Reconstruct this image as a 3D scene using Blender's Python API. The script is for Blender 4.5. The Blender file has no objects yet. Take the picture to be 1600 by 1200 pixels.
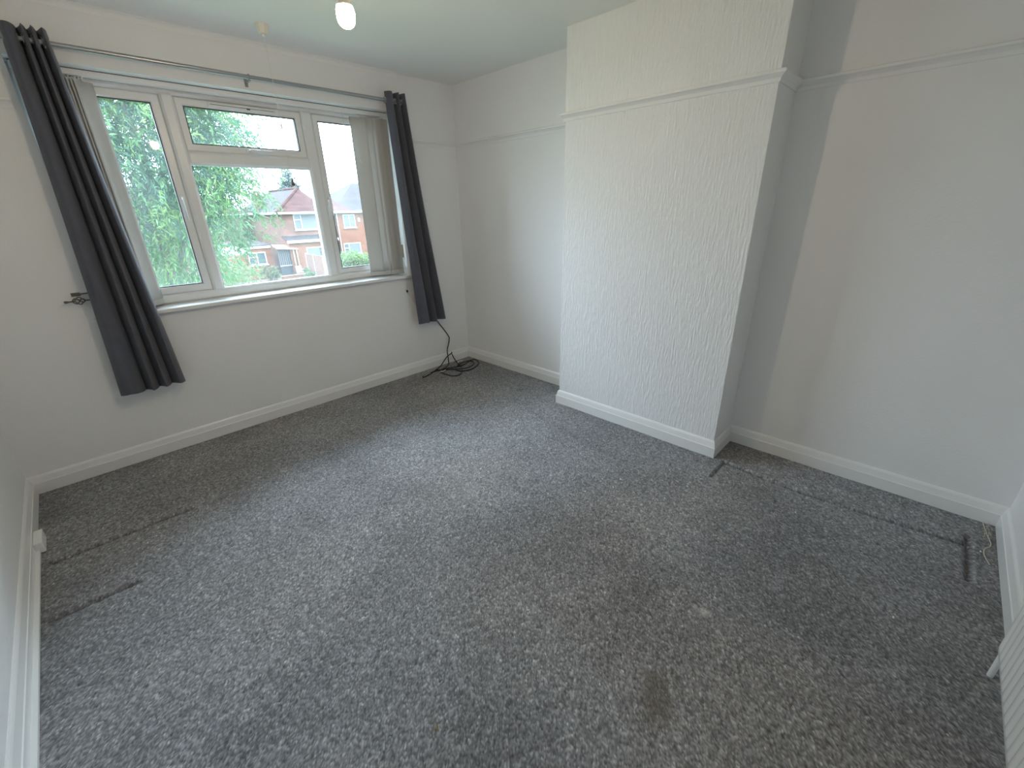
import bpy, math, random
import numpy as np
from mathutils import Vector, Matrix

random.seed(7)
rng = np.random.default_rng(7)
S = bpy.context.scene
COL = S.collection
PI = math.pi

# ------------------------------------------------------------------ room dimensions (metres)
W, L, H = 3.28, 3.93, 2.45          # left wall at x=-W, wall behind the photographer at y=-L
CB, CA, CE = 0.29, 1.468, 2.678     # chimney breast: depth, its two ends along y
SK_T, SK_H = 0.02, 0.1095           # skirting
WX0, WX1, WZ0, WZ1 = -2.70, -0.615, 0.932, 2.19   # window opening
WY = 0.15                           # inner face of the window frame

# ------------------------------------------------------------------ camera
cam_d = bpy.data.cameras.new('camera')
cam = bpy.data.objects.new('camera', cam_d)
COL.objects.link(cam)
yaw, pitch, roll = -0.788, -0.3918, 0.0244
Rm = (Matrix.Rotation(yaw, 3, 'Z') @ Matrix.Rotation(pitch, 3, 'X') @ Matrix.Rotation(roll, 3, 'Y'))
right, fwd, up = Rm.col[0], Rm.col[1], Rm.col[2]
M = Matrix((right, up, -fwd)).transposed().to_4x4()
M.translation = Vector((-2.7822, -3.4128, 1.466))
cam.matrix_world = M
cam_d.sensor_width = 36.0
cam_d.sensor_fit = 'HORIZONTAL'
cam_d.lens = 666.01 / 1600 * 36
cam_d.clip_start = 0.02
cam_d.clip_end = 500
S.camera = cam

# ------------------------------------------------------------------ sky (overcast) and exposure
SKY = 35.0        # zenith radiance; an overcast sky falls to a third of it at the horizon
wd = bpy.data.worlds.new('overcast_sky')
S.world = wd
wd.use_nodes = True
nt = wd.node_tree
nt.nodes.clear()
n_out = nt.nodes.new('ShaderNodeOutputWorld')
n_bg = nt.nodes.new('ShaderNodeBackground')
n_tc = nt.nodes.new('ShaderNodeTexCoord')
n_no = nt.nodes.new('ShaderNodeTexNoise')
n_no.inputs['Scale'].default_value = 3.0
n_no.inputs['Detail'].default_value = 4
n_cr = nt.nodes.new('ShaderNodeValToRGB')
n_cr.color_ramp.elements[0].position = 0.35
n_cr.color_ramp.elements[0].color = (0.60, 0.80, 1.0, 1)
n_cr.color_ramp.elements[1].position = 0.65
n_cr.color_ramp.elements[1].color = (0.76, 0.89, 1.0, 1)
nt.links.new(n_tc.outputs['Generated'], n_no.inputs['Vector'])
nt.links.new(n_no.outputs['Fac'], n_cr.inputs['Fac'])
nt.links.new(n_cr.outputs['Color'], n_bg.inputs['Color'])
n_sp = nt.nodes.new('ShaderNodeSeparateXYZ')
nt.links.new(n_tc.outputs['Generated'], n_sp.inputs[0])
n_mr = nt.nodes.new('ShaderNodeMapRange')
n_mr.inputs['To Min'].default_value = SKY / 3
n_mr.inputs['To Max'].default_value = SKY
nt.links.new(n_sp.outputs['Z'], n_mr.inputs['Value'])
nt.links.new(n_mr.outputs[0], n_bg.inputs['Strength'])
nt.links.new(n_bg.outputs[0], n_out.inputs[0])

# sampling portal in the window opening (emits nothing itself)
pl = bpy.data.lights.new('window_portal', 'AREA')
pl.shape = 'RECTANGLE'
pl.size = WX1 - WX0
pl.size_y = WZ1 - WZ0
pl.cycles.is_portal = True
po = bpy.data.objects.new('window_portal', pl)
COL.objects.link(po)
po.location = ((WX0 + WX1) / 2, 0.29, (WZ0 + WZ1) / 2)
po.rotation_euler = (-PI / 2, 0, 0)      # faces into the room (-y)

S.view_settings.view_transform = 'Standard'
S.view_settings.look = 'None'
S.view_settings.exposure = 0.0
S.view_settings.gamma = 1.0
S.view_settings.use_curve_mapping = False
S.cycles.max_bounces = 10
S.cycles.diffuse_bounces = 6
S.cycles.adaptive_threshold = 0.06
S.cycles.adaptive_min_samples = 16
S.cycles.transparent_max_bounces = 24
BULB = 390.0                           # radiance of the ceiling bulb

# ------------------------------------------------------------------ materials
MATS = {}


def mat(name, col, rough=0.6, metal=0.0, spec=0.5, bump=0.0, bscale=50.0, bstretch=(1, 1, 1), bdist=0.01,
        var=0.0, vscale=4.0, sheen=0.0, trans=0.0):
    m = bpy.data.materials.new(name)
    m.use_nodes = True
    t = m.node_tree
    b = t.nodes['Principled BSDF']
    b.inputs['Base Color'].default_value = (*col, 1)
    b.inputs['Roughness'].default_value = rough
    b.inputs['Metallic'].default_value = metal
    b.inputs['Specular IOR Level'].default_value = spec
    if sheen:
        b.inputs['Sheen Weight'].default_value = sheen
        b.inputs['Sheen Roughness'].default_value = 0.5
    tc = t.nodes.new('ShaderNodeTexCoord')
    if var > 0:
        n = t.nodes.new('ShaderNodeTexNoise')
        n.inputs['Scale'].default_value = vscale
        n.inputs['Detail'].default_value = 5
        t.links.new(tc.outputs['Object'], n.inputs['Vector'])
        r = t.nodes.new('ShaderNodeValToRGB')
        r.color_ramp.elements[0].position = 0.3
        r.color_ramp.elements[1].position = 0.7
        r.color_ramp.elements[0].color = (*[c * (1 - var) for c in col], 1)
        r.color_ramp.elements[1].color = (*[min(1, c * (1 + var)) for c in col], 1)
        t.links.new(n.outputs['Fac'], r.inputs['Fac'])
        t.links.new(r.outputs['Color'], b.inputs['Base Color'])
    if bump > 0:
        mp = t.nodes.new('ShaderNodeMapping')
        mp.inputs['Scale'].default_value = bstretch
        n2 = t.nodes.new('ShaderNodeTexNoise')
        n2.inputs['Scale'].default_value = bscale
        n2.inputs['Detail'].default_value = 4
        t.links.new(tc.outputs['Object'], mp.inputs['Vector'])
        t.links.new(mp.outputs['Vector'], n2.inputs['Vector'])
        bp = t.nodes.new('ShaderNodeBump')
        bp.inputs['Strength'].default_value = bump
        bp.inputs['Distance'].default_value = bdist
        t.links.new(n2.outputs['Fac'], bp.inputs['Height'])
        t.links.new(bp.outputs['Normal'], b.inputs['Normal'])
    if trans > 0:
        tr = t.nodes.new('ShaderNodeBsdfTranslucent')
        tr.inputs['Color'].default_value = (*col, 1)
        src = b.inputs['Base Color'].links
        if src:
            t.links.new(src[0].from_socket, tr.inputs['Color'])
        mx = t.nodes.new('ShaderNodeMixShader')
        mx.inputs[0].default_value = trans
        t.links.new(b.outputs[0], mx.inputs[1])
        t.links.new(tr.outputs[0], mx.inputs[2])
        t.links.new(mx.outputs[0], t.nodes['Material Output'].inputs[0])
    MATS[name] = m
    return m


def glass_mat(name, film=0.03, tint=(0.97, 0.99, 0.985)):
    m = bpy.data.materials.new(name)
    m.use_nodes = True
    t = m.node_tree
    t.nodes.clear()
    o = t.nodes.new('ShaderNodeOutputMaterial')
    tp = t.nodes.new('ShaderNodeBsdfTransparent')
    tp.inputs[0].default_value = (*tint, 1)
    gl = t.nodes.new('ShaderNodeBsdfGlossy')
    gl.inputs['Roughness'].default_value = 0.03
    fr = t.nodes.new('ShaderNodeFresnel')
    fr.inputs['IOR'].default_value = 1.25
    m1 = t.nodes.new('ShaderNodeMixShader')
    t.links.new(fr.outputs[0], m1.inputs[0])
    t.links.new(tp.outputs[0], m1.inputs[1])
    t.links.new(gl.outputs[0], m1.inputs[2])
    tl = t.nodes.new('ShaderNodeBsdfTranslucent')
    tl.inputs[0].default_value = (0.86, 0.95, 0.97, 1)
    m2 = t.nodes.new('ShaderNodeMixShader')
    tc = t.nodes.new('ShaderNodeTexCoord')
    n = t.nodes.new('ShaderNodeTexNoise')
    n.inputs['Scale'].default_value = 2.6
    n.inputs['Detail'].default_value = 3
    t.links.new(tc.outputs['Object'], n.inputs['Vector'])
    mr = t.nodes.new('ShaderNodeMapRange')
    mr.inputs['From Min'].default_value = 0.35
    mr.inputs['From Max'].default_value = 0.7
    mr.inputs['To Min'].default_value = film * 0.5
    mr.inputs['To Max'].default_value = film * 1.7
    t.links.new(n.outputs['Fac'], mr.inputs['Value'])
    t.links.new(mr.outputs[0], m2.inputs[0])
    t.links.new(m1.outputs[0], m2.inputs[1])
    t.links.new(tl.outputs[0], m2.inputs[2])
    t.links.new(m2.outputs[0], o.inputs[0])
    MATS[name] = m
    return m


mat('wall_paint', (0.852, 0.858, 0.868), 0.75, spec=0.25, bump=0.25, bscale=90, bdist=0.004, var=0.015, vscale=2.0)
mat('chimney_paper', (0.855, 0.862, 0.874), 0.7, spec=0.3, bump=0.8, bscale=42, bstretch=(2.4, 2.4, 0.42), bdist=0.008,
    var=0.012, vscale=2.0)
mat('ceiling_paint', (0.895, 0.900, 0.888), 0.85, spec=0.2, bump=0.15, bscale=60, bdist=0.003)
mat('white_gloss', (0.83, 0.835, 0.84), 0.28, spec=0.5)
mat('upvc', (0.84, 0.85, 0.86), 0.3, spec=0.5)
mat('gasket', (0.06, 0.06, 0.065), 0.6)
mat('cream_plastic', (0.80, 0.77, 0.66), 0.4)
mat('white_plastic', (0.85, 0.86, 0.86), 0.35)
mat('white_enamel', (0.85, 0.86, 0.88), 0.25)
mat('curtain', (0.108, 0.114, 0.142), 0.85, spec=0.15, bump=0.3, bscale=500, bdist=0.002, var=0.06, vscale=30, sheen=0.25)
mat('blind', (0.68, 0.68, 0.67), 0.8, spec=0.2, bump=0.2, bscale=400, bdist=0.001, trans=0.12)
mat('satin_metal', (0.42, 0.43, 0.45), 0.32, metal=0.9)
mat('eyelet', (0.5, 0.5, 0.53), 0.25, metal=0.95)
mat('pewter', (0.16, 0.155, 0.14), 0.45, metal=0.8)
mat('black_rubber', (0.012, 0.012, 0.014), 0.45)
mat('brass', (0.62, 0.45, 0.2), 0.35, metal=0.8)
mat('brown_wood', (0.26, 0.16, 0.07), 0.7, var=0.2, vscale=30)
mat('string_white', (0.75, 0.75, 0.72), 0.8)
mat('fibre', (0.55, 0.52, 0.42), 0.9)
glass_mat('glass', film=0.016)


def emission(name, col, s):
    m = bpy.data.materials.new(name)
    m.use_nodes = True
    t = m.node_tree
    t.nodes.clear()
    o = t.nodes.new('ShaderNodeOutputMaterial')
    e = t.nodes.new('ShaderNodeEmission')
    e.inputs[0].default_value = (*col, 1)
    e.inputs[1].default_value = s
    t.links.new(e.outputs[0], o.inputs[0])
    MATS[name] = m


emission('bulb_light', (1.0, 0.77, 0.52), BULB)


def carpet_mat():
    m = bpy.data.materials.new('carpet')
    m.use_nodes = True
    t = m.node_tree
    b = t.nodes['Principled BSDF']
    b.inputs['Roughness'].default_value = 1.0
    b.inputs['Specular IOR Level'].default_value = 0.05
    b.inputs['Sheen Weight'].default_value = 0.12
    at = t.nodes.new('ShaderNodeAttribute')
    at.attribute_name = 'pile'
    t.links.new(at.outputs['Color'], b.inputs['Base Color'])
    MATS['carpet'] = m


carpet_mat()


# ------------------------------------------------------------------ mesh helpers
class MB:
    def __init__(s):
        s.v = []
        s.f = []

    def add(s, vs, fs):
        o = len(s.v)
        s.v += [tuple(v) for v in vs]
        s.f += [tuple(i + o for i in f) for f in fs]
        return s

    def box(s, x0, x1, y0, y1, z0, z1):
        x0, x1 = min(x0, x1), max(x0, x1)
        y0, y1 = min(y0, y1), max(y0, y1)
        z0, z1 = min(z0, z1), max(z0, z1)
        return s.add([(x0, y0, z0), (x1, y0, z0), (x1, y1, z0), (x0, y1, z0),
                      (x0, y0, z1), (x1, y0, z1), (x1, y1, z1), (x0, y1, z1)],
                     [(0, 3, 2, 1), (4, 5, 6, 7), (0, 1, 5, 4), (1, 2, 6, 5), (2, 3, 7, 6), (3, 0, 4, 7)])

    def cbox(s, x0, x1, y0, y1, z0, z1, c=0.006):
        """box whose four edges round the -y face are chamfered by c"""
        a = [(x0, y1, z0), (x1, y1, z0), (x1, y1, z1), (x0, y1, z1)]
        b = [(x0, y0 + c, z0), (x1, y0 + c, z0), (x1, y0 + c, z1), (x0, y0 + c, z1)]
        d = [(x0 + c, y0, z0 + c), (x1 - c, y0, z0 + c), (x1 - c, y0, z1 - c), (x0 + c, y0, z1 - c)]
        fs = [(0, 3, 2, 1), (8, 9, 10, 11)]
        for i in range(4):
            j = (i + 1) % 4
            fs += [(i, j, 4 + j, 4 + i), (4 + i, 4 + j, 8 + j, 8 + i)]
        return s.add(a + b + d, fs)

    def ring(s, x0, x1, z0, z1, w, y0, y1, c=0.006):
        """rectangular frame of bar width w (l,r,b,t) in the xz plane; chamfer c on the front inner and outer edges"""
        if not isinstance(w, tuple):
            w = (w,) * 4
        l, r, b, t = w
        O = [(x0, z0), (x1, z0), (x1, z1), (x0, z1)]
        I = [(x0 + l, z0 + b), (x1 - r, z0 + b), (x1 - r, z1 - t), (x0 + l, z1 - t)]
        sg = [(1, 1), (-1, 1), (-1, -1), (1, -1)]
        loops = [[(p[0], y1, p[1]) for p in O],
                 [(p[0], y0 + c, p[1]) for p in O],
                 [(p[0] + g[0] * c, y0, p[1] + g[1] * c) for p, g in zip(O, sg)],
                 [(p[0] - g[0] * c, y0, p[1] - g[1] * c) for p, g in zip(I, sg)],
                 [(p[0], y0 + c, p[1]) for p in I],
                 [(p[0], y1, p[1]) for p in I]]
        vs = sum(loops, [])
        fs = []
        for k in range(6):
            k2 = (k + 1) % 6
            for i in range(4):
                j = (i + 1) % 4
                fs.append((k * 4 + i, k * 4 + j, k2 * 4 + j, k2 * 4 + i))
        return s.add(vs, fs)

    def tube(s, pts, r, n=8, cap=True):
        pts = [Vector(p) for p in pts]
        rs = r if isinstance(r, (list, tuple)) else [r] * len(pts)
        vs = []
        t0 = (pts[1] - pts[0]).normalized()
        a = Vector((0, 0, 1)) if abs(t0.z) < 0.9 else Vector((1, 0, 0))
        u = t0.cross(a).normalized()
        for i, p in enumerate(pts):
            t = (pts[min(i + 1, len(pts) - 1)] - pts[max(i - 1, 0)])
            t = t.normalized() if t.length > 1e-9 else t0
            u = (u - t * u.dot(t))
            u = u.normalized() if u.length > 1e-6 else t.orthogonal().normalized()
            w = t.cross(u)
            for k in range(n):
                an = 2 * PI * k / n
                vs.append(p + (u * math.cos(an) + w * math.sin(an)) * rs[i])
        fs = []
        for i in range(len(pts) - 1):
            for k in range(n):
                k2 = (k + 1) % n
                fs.append((i * n + k, i * n + k2, (i + 1) * n + k2, (i + 1) * n + k))
        if cap:
            fs.append(tuple(range(n - 1, -1, -1)))
            fs.append(tuple((len(pts) - 1) * n + k for k in range(n)))
        return s.add(vs, fs)

    def lathe(s, prof, c, n=24, axis='Z'):
        vs = []
        for (r, z) in prof:
            for k in range(n):
                an = 2 * PI * k / n
                x, y = r * math.cos(an), r * math.sin(an)
                if axis == 'Z':
                    vs.append((c[0] + x, c[1] + y, c[2] + z))
                elif axis == 'Y':
                    vs.append((c[0] + x, c[1] + z, c[2] + y))
                else:
                    vs.append((c[0] + z, c[1] + x, c[2] + y))
        fs = []
        for i in range(len(prof) - 1):
            for k in range(n):
                k2 = (k + 1) % n
                fs.append((i * n + k, i * n + k2, (i + 1) * n + k2, (i + 1) * n + k))
        fs.append(tuple(range(n - 1, -1, -1)))
        fs.append(tuple((len(prof) - 1) * n + k for k in range(n)))
        return s.add(vs, fs)

    def torus(s, c, R, r, axis='X', n=20, m=8):
        vs, fs = [], []
        for i in range(n):
            a = 2 * PI * i / n
            for j in range(m):
                bb = 2 * PI * j / m
                d = R + r * math.cos(bb)
                p, q, h = d * math.cos(a), d * math.sin(a), r * math.sin(bb)
                vs.append((c[0] + h, c[1] + p, c[2] + q) if axis == 'X' else (c[0] + p, c[1] + h, c[2] + q))
        for i in range(n):
            for j in range(m):
                i2, j2 = (i + 1) % n, (j + 1) % m
                fs.append((i * m + j, i2 * m + j, i2 * m + j2, i * m + j2))
        return s.add(vs, fs)

    def prism(s, poly, axis, a0, a1):
        n = len(poly)

        def pt(p, a):
            return {'X': (a, p[0], p[1]), 'Y': (p[0], a, p[1]), 'Z': (p[0], p[1], a)}[axis]
        vs = [pt(p, a0) for p in poly] + [pt(p, a1) for p in poly]
        fs = [tuple(range(n)), tuple(range(2 * n - 1, n - 1, -1))]
        for i in range(n):
            j = (i + 1) % n
            fs.append((i, n + i, n + j, j))
        return s.add(vs, fs)

    def build(s, name, m, parent=None, smooth=False, **props):
        me = bpy.data.meshes.new(name)
        me.from_pydata(s.v, [], s.f)
        fix_normals(me)
        me.materials.append(MATS[m])
        if smooth:
            me.polygons.foreach_set('use_smooth', [True] * len(me.polygons))
            try:
                me.set_sharp_from_angle(angle=math.radians(smooth if smooth is not True else 40))
            except Exception:
                pass
        return link(name, me, parent, **props)


def fix_normals(me):
    import bmesh
    bm = bmesh.new()
    bm.from_mesh(me)
    bmesh.ops.recalc_face_normals(bm, faces=bm.faces)
    bm.to_mesh(me)
    bm.free()
    me.update()


def link(name, me, parent=None, label=None, category=None, group=None, kind=None):
    o = bpy.data.objects.new(name, me)
    COL.objects.link(o)
    if parent is not None:
        o.parent = parent
        if parent.type == 'EMPTY' or parent.location.length > 0:
            o.matrix_parent_inverse = Matrix.Translation(-world_loc(parent))
    tag(o, label, category, group, kind)
    return o


def world_loc(o):
    v = Vector(o.location)
    p = o.parent
    if p is not None:
        v = p_inv(o) @ v + world_loc(p)
    return v


def p_inv(o):
    return o.matrix_parent_inverse


def tag(o, label=None, category=None, group=None, kind=None):
    if label:
        o['label'] = label
    if category:
        o['category'] = category
    if group:
        o['group'] = group
    if kind:
        o['kind'] = kind
    return o


def thing(name, loc, label, category, group=None, kind=None):
    o = bpy.data.objects.new(name, None)
    o.empty_display_size = 0.1
    COL.objects.link(o)
    o.location = loc
    return tag(o, label, category, group, kind)


def np_mesh(name, verts, quads, m, smooth=False):
    me = bpy.data.meshes.new(name)
    verts = np.asarray(verts, dtype=np.float32)
    quads = np.asarray(quads, dtype=np.int32)
    k = quads.shape[1]
    me.vertices.add(len(verts))
    me.vertices.foreach_set('co', verts.ravel())
    me.loops.add(quads.size)
    me.loops.foreach_set('vertex_index', quads.ravel())
    me.polygons.add(len(quads))
    me.polygons.foreach_set('loop_start', np.arange(len(quads), dtype=np.int32) * k)
    try:
        me.polygons.foreach_set('loop_total', np.full(len(quads), k, dtype=np.int32))
    except Exception:
        pass
    me.update(calc_edges=True)
    if smooth:
        me.polygons.foreach_set('use_smooth', np.ones(len(quads), dtype=bool))
    me.materials.append(MATS[m])
    return me


def grid_quads(nu, nv):
    i, j = np.meshgrid(np.arange(nu - 1), np.arange(nv - 1), indexing='ij')
    a = (i * nv + j).ravel()
    return np.stack([a, a + nv, a + nv + 1, a + 1], 1)


def spline(pts, n=10):
    P = [Vector(p) for p in pts]
    P = [P[0] * 2 - P[1]] + P + [P[-1] * 2 - P[-2]]
    out = []
    for i in range(1, len(P) - 2):
        for k in range(n):
            t = k / n
            a, b, c, d = P[i - 1], P[i], P[i + 1], P[i + 2]
            out.append(0.5 * ((2 * b) + (c - a) * t + (2 * a - 5 * b + 4 * c - d) * t * t + (3 * b - a - 3 * c + d) * t ** 3))
    out.append(P[-2])
    return out


# ================================================================== THE ROOM
# floor: carpet with pile relief and the grooves left by furniture
def blur(A, n):
    for ax in (0, 1):
        for _ in range(n):
            A = (np.roll(A, 1, ax) + 2 * A + np.roll(A, -1, ax)) / 4
    return A


def vnoise(X, Y, sc, octaves=3):
    """smooth value noise on a lattice"""
    out = np.zeros_like(X)
    amp, tot = 1.0, 0.0
    for o in range(octaves):
        g = rng.uniform(0, 1, (220, 220))
        x, y = (X + 9) * sc, (Y + 9) * sc
        i, j = np.floor(x).astype(int), np.floor(y).astype(int)
        fx, fy = x - i, y - j
        fx, fy = fx * fx * (3 - 2 * fx), fy * fy * (3 - 2 * fy)
        i %= 219
        j %= 219
        out += amp * ((g[i, j] * (1 - fx) + g[i + 1, j] * fx) * (1 - fy) + (g[i, j + 1] * (1 - fx) + g[i + 1, j + 1] * fx) * fy)
        tot += amp
        amp *= 0.55
        sc *= 2.1
    return out / tot


CARPET = 0.235


def make_floor():
    st = 0.0048
    nx, ny = int((W + 0.1) / st), int((L + 0.1) / st)
    xs = np.linspace(-W - 0.05, 0.05, nx)
    ys = np.linspace(-L - 0.05, 0.05, ny)
    X, Y = np.meshgrid(xs, ys, indexing='ij')
    tuft = rng.normal(0, 1, X.shape)
    tuft = 0.8 * tuft + 0.6 * blur(rng.normal(0, 1, X.shape), 1) / 0.45 * 0.6
    tuft /= tuft.std()
    Z = 0.0010 * tuft
    Z = Z + 0.002 * np.sin(X * 9 + 2 * np.sin(Y * 5)) * np.sin(Y * 7 + 1)

    def groove(p, q, w, d, ridge=0.0):
        p, q = np.array(p), np.array(q)
        ab = q - p
        t = np.clip(((X - p[0]) * ab[0] + (Y - p[1]) * ab[1]) / (ab @ ab), 0, 1)
        dx, dy = X - (p[0] + t * ab[0]), Y - (p[1] + t * ab[1])
        dist = np.hypot(dx, dy)
        sd = (ab[0] * (Y - p[1]) - ab[1] * (X - p[0])) / np.hypot(*ab)
        return -d * np.exp(-(dist / w) ** 2) + ridge * np.exp(-((sd - 2.2 * w) / w) ** 2) * np.exp(-(np.maximum(dist - abs(sd), 0) / w) ** 2)
    tinted = np.zeros_like(X)  # pressed pile darkened, painting shade into the dents
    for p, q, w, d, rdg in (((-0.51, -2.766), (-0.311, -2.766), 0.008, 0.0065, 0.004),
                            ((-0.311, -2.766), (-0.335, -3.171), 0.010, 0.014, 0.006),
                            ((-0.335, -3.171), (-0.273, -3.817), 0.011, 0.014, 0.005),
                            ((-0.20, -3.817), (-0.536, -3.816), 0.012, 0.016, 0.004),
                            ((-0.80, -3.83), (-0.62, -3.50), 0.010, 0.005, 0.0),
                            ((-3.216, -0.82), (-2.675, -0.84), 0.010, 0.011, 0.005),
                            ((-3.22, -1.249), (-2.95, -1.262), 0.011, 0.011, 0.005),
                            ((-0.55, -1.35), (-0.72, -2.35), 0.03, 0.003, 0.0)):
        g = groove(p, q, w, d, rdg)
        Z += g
        tinted = np.maximum(tinted, np.clip(-g / d, 0, 1) * (0.42 if d > 0.006 else 0.1))
    V = np.stack([X, Y, Z], -1).reshape(-1, 3)
    # pile colour: flecked yarn, brushed patches, stains, painted groove shade
    shade = np.exp(0.36 * tuft)
    patch = 0.87 + 0.26 * np.clip((vnoise(X, Y, 2.4, 5) - 0.30) / 0.40, 0, 1)
    brush = 0.93 + 0.14 * vnoise(X * 0.35 + Y * 0.2, Y * 1.5, 3.0, 3)
    base = (CARPET * shade * patch * brush * (1 - tinted))[..., None] * np.array([0.98, 0.99, 1.05])
    warm = np.clip((vnoise(X, Y, 1.1, 2) - 0.45) / 0.3, 0, 1)[..., None]
    base = base * (1 + warm * np.array([0.03, -0.015, -0.06]))
    nz = vnoise(X, Y, 26.0, 3)
    for (x, y, rx, ry, amt, col) in (
            (-1.435, -3.091, 0.022, 0.018, 0.8, (0.52, 0.51, 0.48)),
            (-2.391, -2.662, 0.012, 0.012, 0.8, (0.16, 0.13, 0.075)),
            (-1.86, -3.11, 0.075, 0.05, 0.55, (0.11, 0.09, 0.058)),
            (-1.80, -3.07, 0.03, 0.03, 0.4, (0.11, 0.09, 0.06)),
            (-1.74, -3.13, 0.009, 0.009, 0.6, (0.10, 0.075, 0.045)),
            (-2.12, -2.77, 0.025, 0.025, 0.3, (0.34, 0.31, 0.28)),
            (-1.10, -3.84, 0.02, 0.02, 0.3, (0.5, 0.5, 0.46)),
            (-1.45, -1.75, 0.35, 0.25, 0.16, (0.26, 0.235, 0.20))):
        d = np.hypot((X - x) / rx, (Y - y) / ry) + (nz - 0.5) * 1.3
        f = np.clip(1.4 - d, 0, 1)[..., None] * amt
        base = base * (1 - f) + f * np.array(col) * (0.6 + 0.4 * shade[..., None])
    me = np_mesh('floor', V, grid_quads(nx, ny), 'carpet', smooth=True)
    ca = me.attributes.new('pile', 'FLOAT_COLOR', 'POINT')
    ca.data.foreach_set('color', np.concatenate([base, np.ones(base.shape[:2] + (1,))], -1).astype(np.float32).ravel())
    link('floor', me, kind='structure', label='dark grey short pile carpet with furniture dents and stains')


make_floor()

t = 0.12
MB().box(-W - t, t, -L - t, 0.30, H, H + 0.1).build('ceiling', 'ceiling_paint', kind='structure',
                                                  label='plain white painted ceiling')
MB().box(-W - t, -W, -L - t, 0.30, -0.1, H + 0.02).build('wall_left', 'wall_paint', kind='structure', label='white wall at the left edge')
MB().box(0, t, -L - t, 0.30, -0.1, H + 0.02).build('wall_right', 'wall_paint', kind='structure',
                                                 label='white alcove wall behind the chimney breast')
MB().box(-W - t, t, -L - t, -L, -0.1, H + 0.02).build('wall_front', 'wall_paint', kind='structure',
                                                    label='white wall behind the radiator')
wb = MB()
wb.box(-W - t, WX0, 0, 0.30, -0.1, H + 0.02)
wb.box(WX1, t, 0, 0.30, -0.1, H + 0.02)
wb.box(WX0, WX1, 0, 0.30, -0.1, WZ0 - 0.02)
wb.box(WX0, WX1, 0, 0.30, WZ1, H + 0.02)
wb.build('wall_back', 'wall_paint', kind='structure', label='white wall around the window')
MB().box(-CB, 0.02, -CE, -CA, -0.05, H + 0.01).build('wall_chimney', 'chimney_paper', kind='structure',
                                                   label='projecting chimney breast with vertically textured white wallpaper')

PER = [(-W, 0), (-W, -L), (0, -L), (0, -CE), (-CB, -CE), (-CB, -CA), (0, -CA), (0, 0)]


def run(i, prof, s0=None, s1=None):
    """profile (offset from wall, z) swept along perimeter segment i with mitred ends"""
    n = len(PER)
    P, A, B, Q = [Vector(PER[(i + k) % n]) for k in (-1, 0, 1, 2)]

    def nor(a, b):
        d = (b - a).normalized()
        return Vector((-d.y, d.x))
    n0, n1, n2 = nor(P, A), nor(A, B), nor(B, Q)
    m0 = (n0 + n1) / (1 + n0.dot(n1))
    m1 = (n1 + n2) / (1 + n1.dot(n2))
    vs = []
    for (E, mm, cut) in ((A, m0, s0), (B, m1, s1)):
        for (o, z) in prof:
            if cut is None:
                p = E + mm * o
            else:
                p = Vector(cut) + n1 * o
            vs.append((p.x, p.y, z))
    k = len(prof)
    fs = [tuple(range(k)), tuple(range(2 * k - 1, k - 1, -1))]
    for j in range(k):
        j2 = (j + 1) % k
        fs.append((j, j2, k + j2, k + j))
    return MB().add(vs, fs)


SK = [(-0.002, 0.0), (SK_T, 0.0), (SK_T, 0.066), (SK_T - 0.003, 0.069), (0.010, 0.098), (0.007, 0.104), (0.003, SK_H), (-0.002, SK_H)]
names = ['left', 'front', 'right_alcove', 'chimney_near_side', 'chimney_face', 'chimney_far_side', 'right_corner', 'back']
for i, nm in enumerate(names):
    run(i, SK).build('baseboard_' + nm, 'white_gloss', kind='structure')
RZ = 2.010
PR = [(-0.002, RZ - 0.046), (0.006, RZ - 0.046), (0.009, RZ - 0.030), (0.020, RZ - 0.020), (0.030, RZ - 0.014), (0.030, RZ - 0.004),
      (0.025, RZ), (-0.002, RZ)]
k = 1
for i in (0, 1, 2, 3, 4, 5, 6):
    run(i, PR).build('trim_%d' % k, 'wall_paint', kind='structure', label='picture rail')
    k += 1
run(7, PR, s1=(WX1 + 0.03, 0)).build('trim_8', 'wall_paint', kind='structure', label='picture rail')
run(7, PR, s0=(WX0 - 0.03, 0)).build('trim_9', 'wall_paint', kind='structure', label='picture rail')
CO = [(-0.002, H + .002), (-0.002, H - 0.028), (0.003, H - 0.028), (0.008, H - 0.016), (0.016, H - 0.008), (0.030, H - 0.003), (0.030, H + .002)]
run(7, CO, s0=(-0.55, 0)).build('trim_10', 'ceiling_paint', kind='structure', label='small rounded ceiling cove above the window')

# ------------------------------------------------------------------ window
win = thing('window_1', ((WX0 + WX1) / 2, WY, WZ0), 'white plastic framed window with three lights', None, kind='structure')
FD = 0.22
fb = 0.052
MB().ring(WX0, WX1, WZ0, WZ1, (fb, fb, 0.056, 0.053), WY, FD, 0.013).build('window_frame', 'upvc', win)
MULL = ((-2.100, -2.033), (-1.279, -1.203))
for x0, x1 in MULL:
    MB().cbox(x0, x1, WY, FD, WZ0 + 0.046, WZ1 - 0.043, 0.013).build('mullion', 'upvc', win)
MB().cbox(MULL[0][1] - .004, MULL[1][0] + .004, WY + 0.001, FD, 1.767, 1.840, 0.013).build('transom', 'upvc', win)


def sash(x0, x1, z0, z1, w, opening=True):
    s = MB().ring(x0, x1, z0, z1, w, WY + 0.014, FD - 0.01, 0.009).build('sash', 'upvc', win)
    wl = w if not isinstance(w, tuple) else w[0]
    MB().ring(x0 + wl - .003, x1 - wl + .003, z0 + wl - .003, z1 - wl + .003, 0.006, WY + 0.020, WY + 0.045, 0.002).build('gasket', 'gasket', s)
    MB().box(x0 + wl - .004, x1 - wl + .004, WY + 0.034, WY + 0.038, z0 + wl - .004, z1 - wl + .004).build('pane', 'glass', s)
    return s


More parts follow.
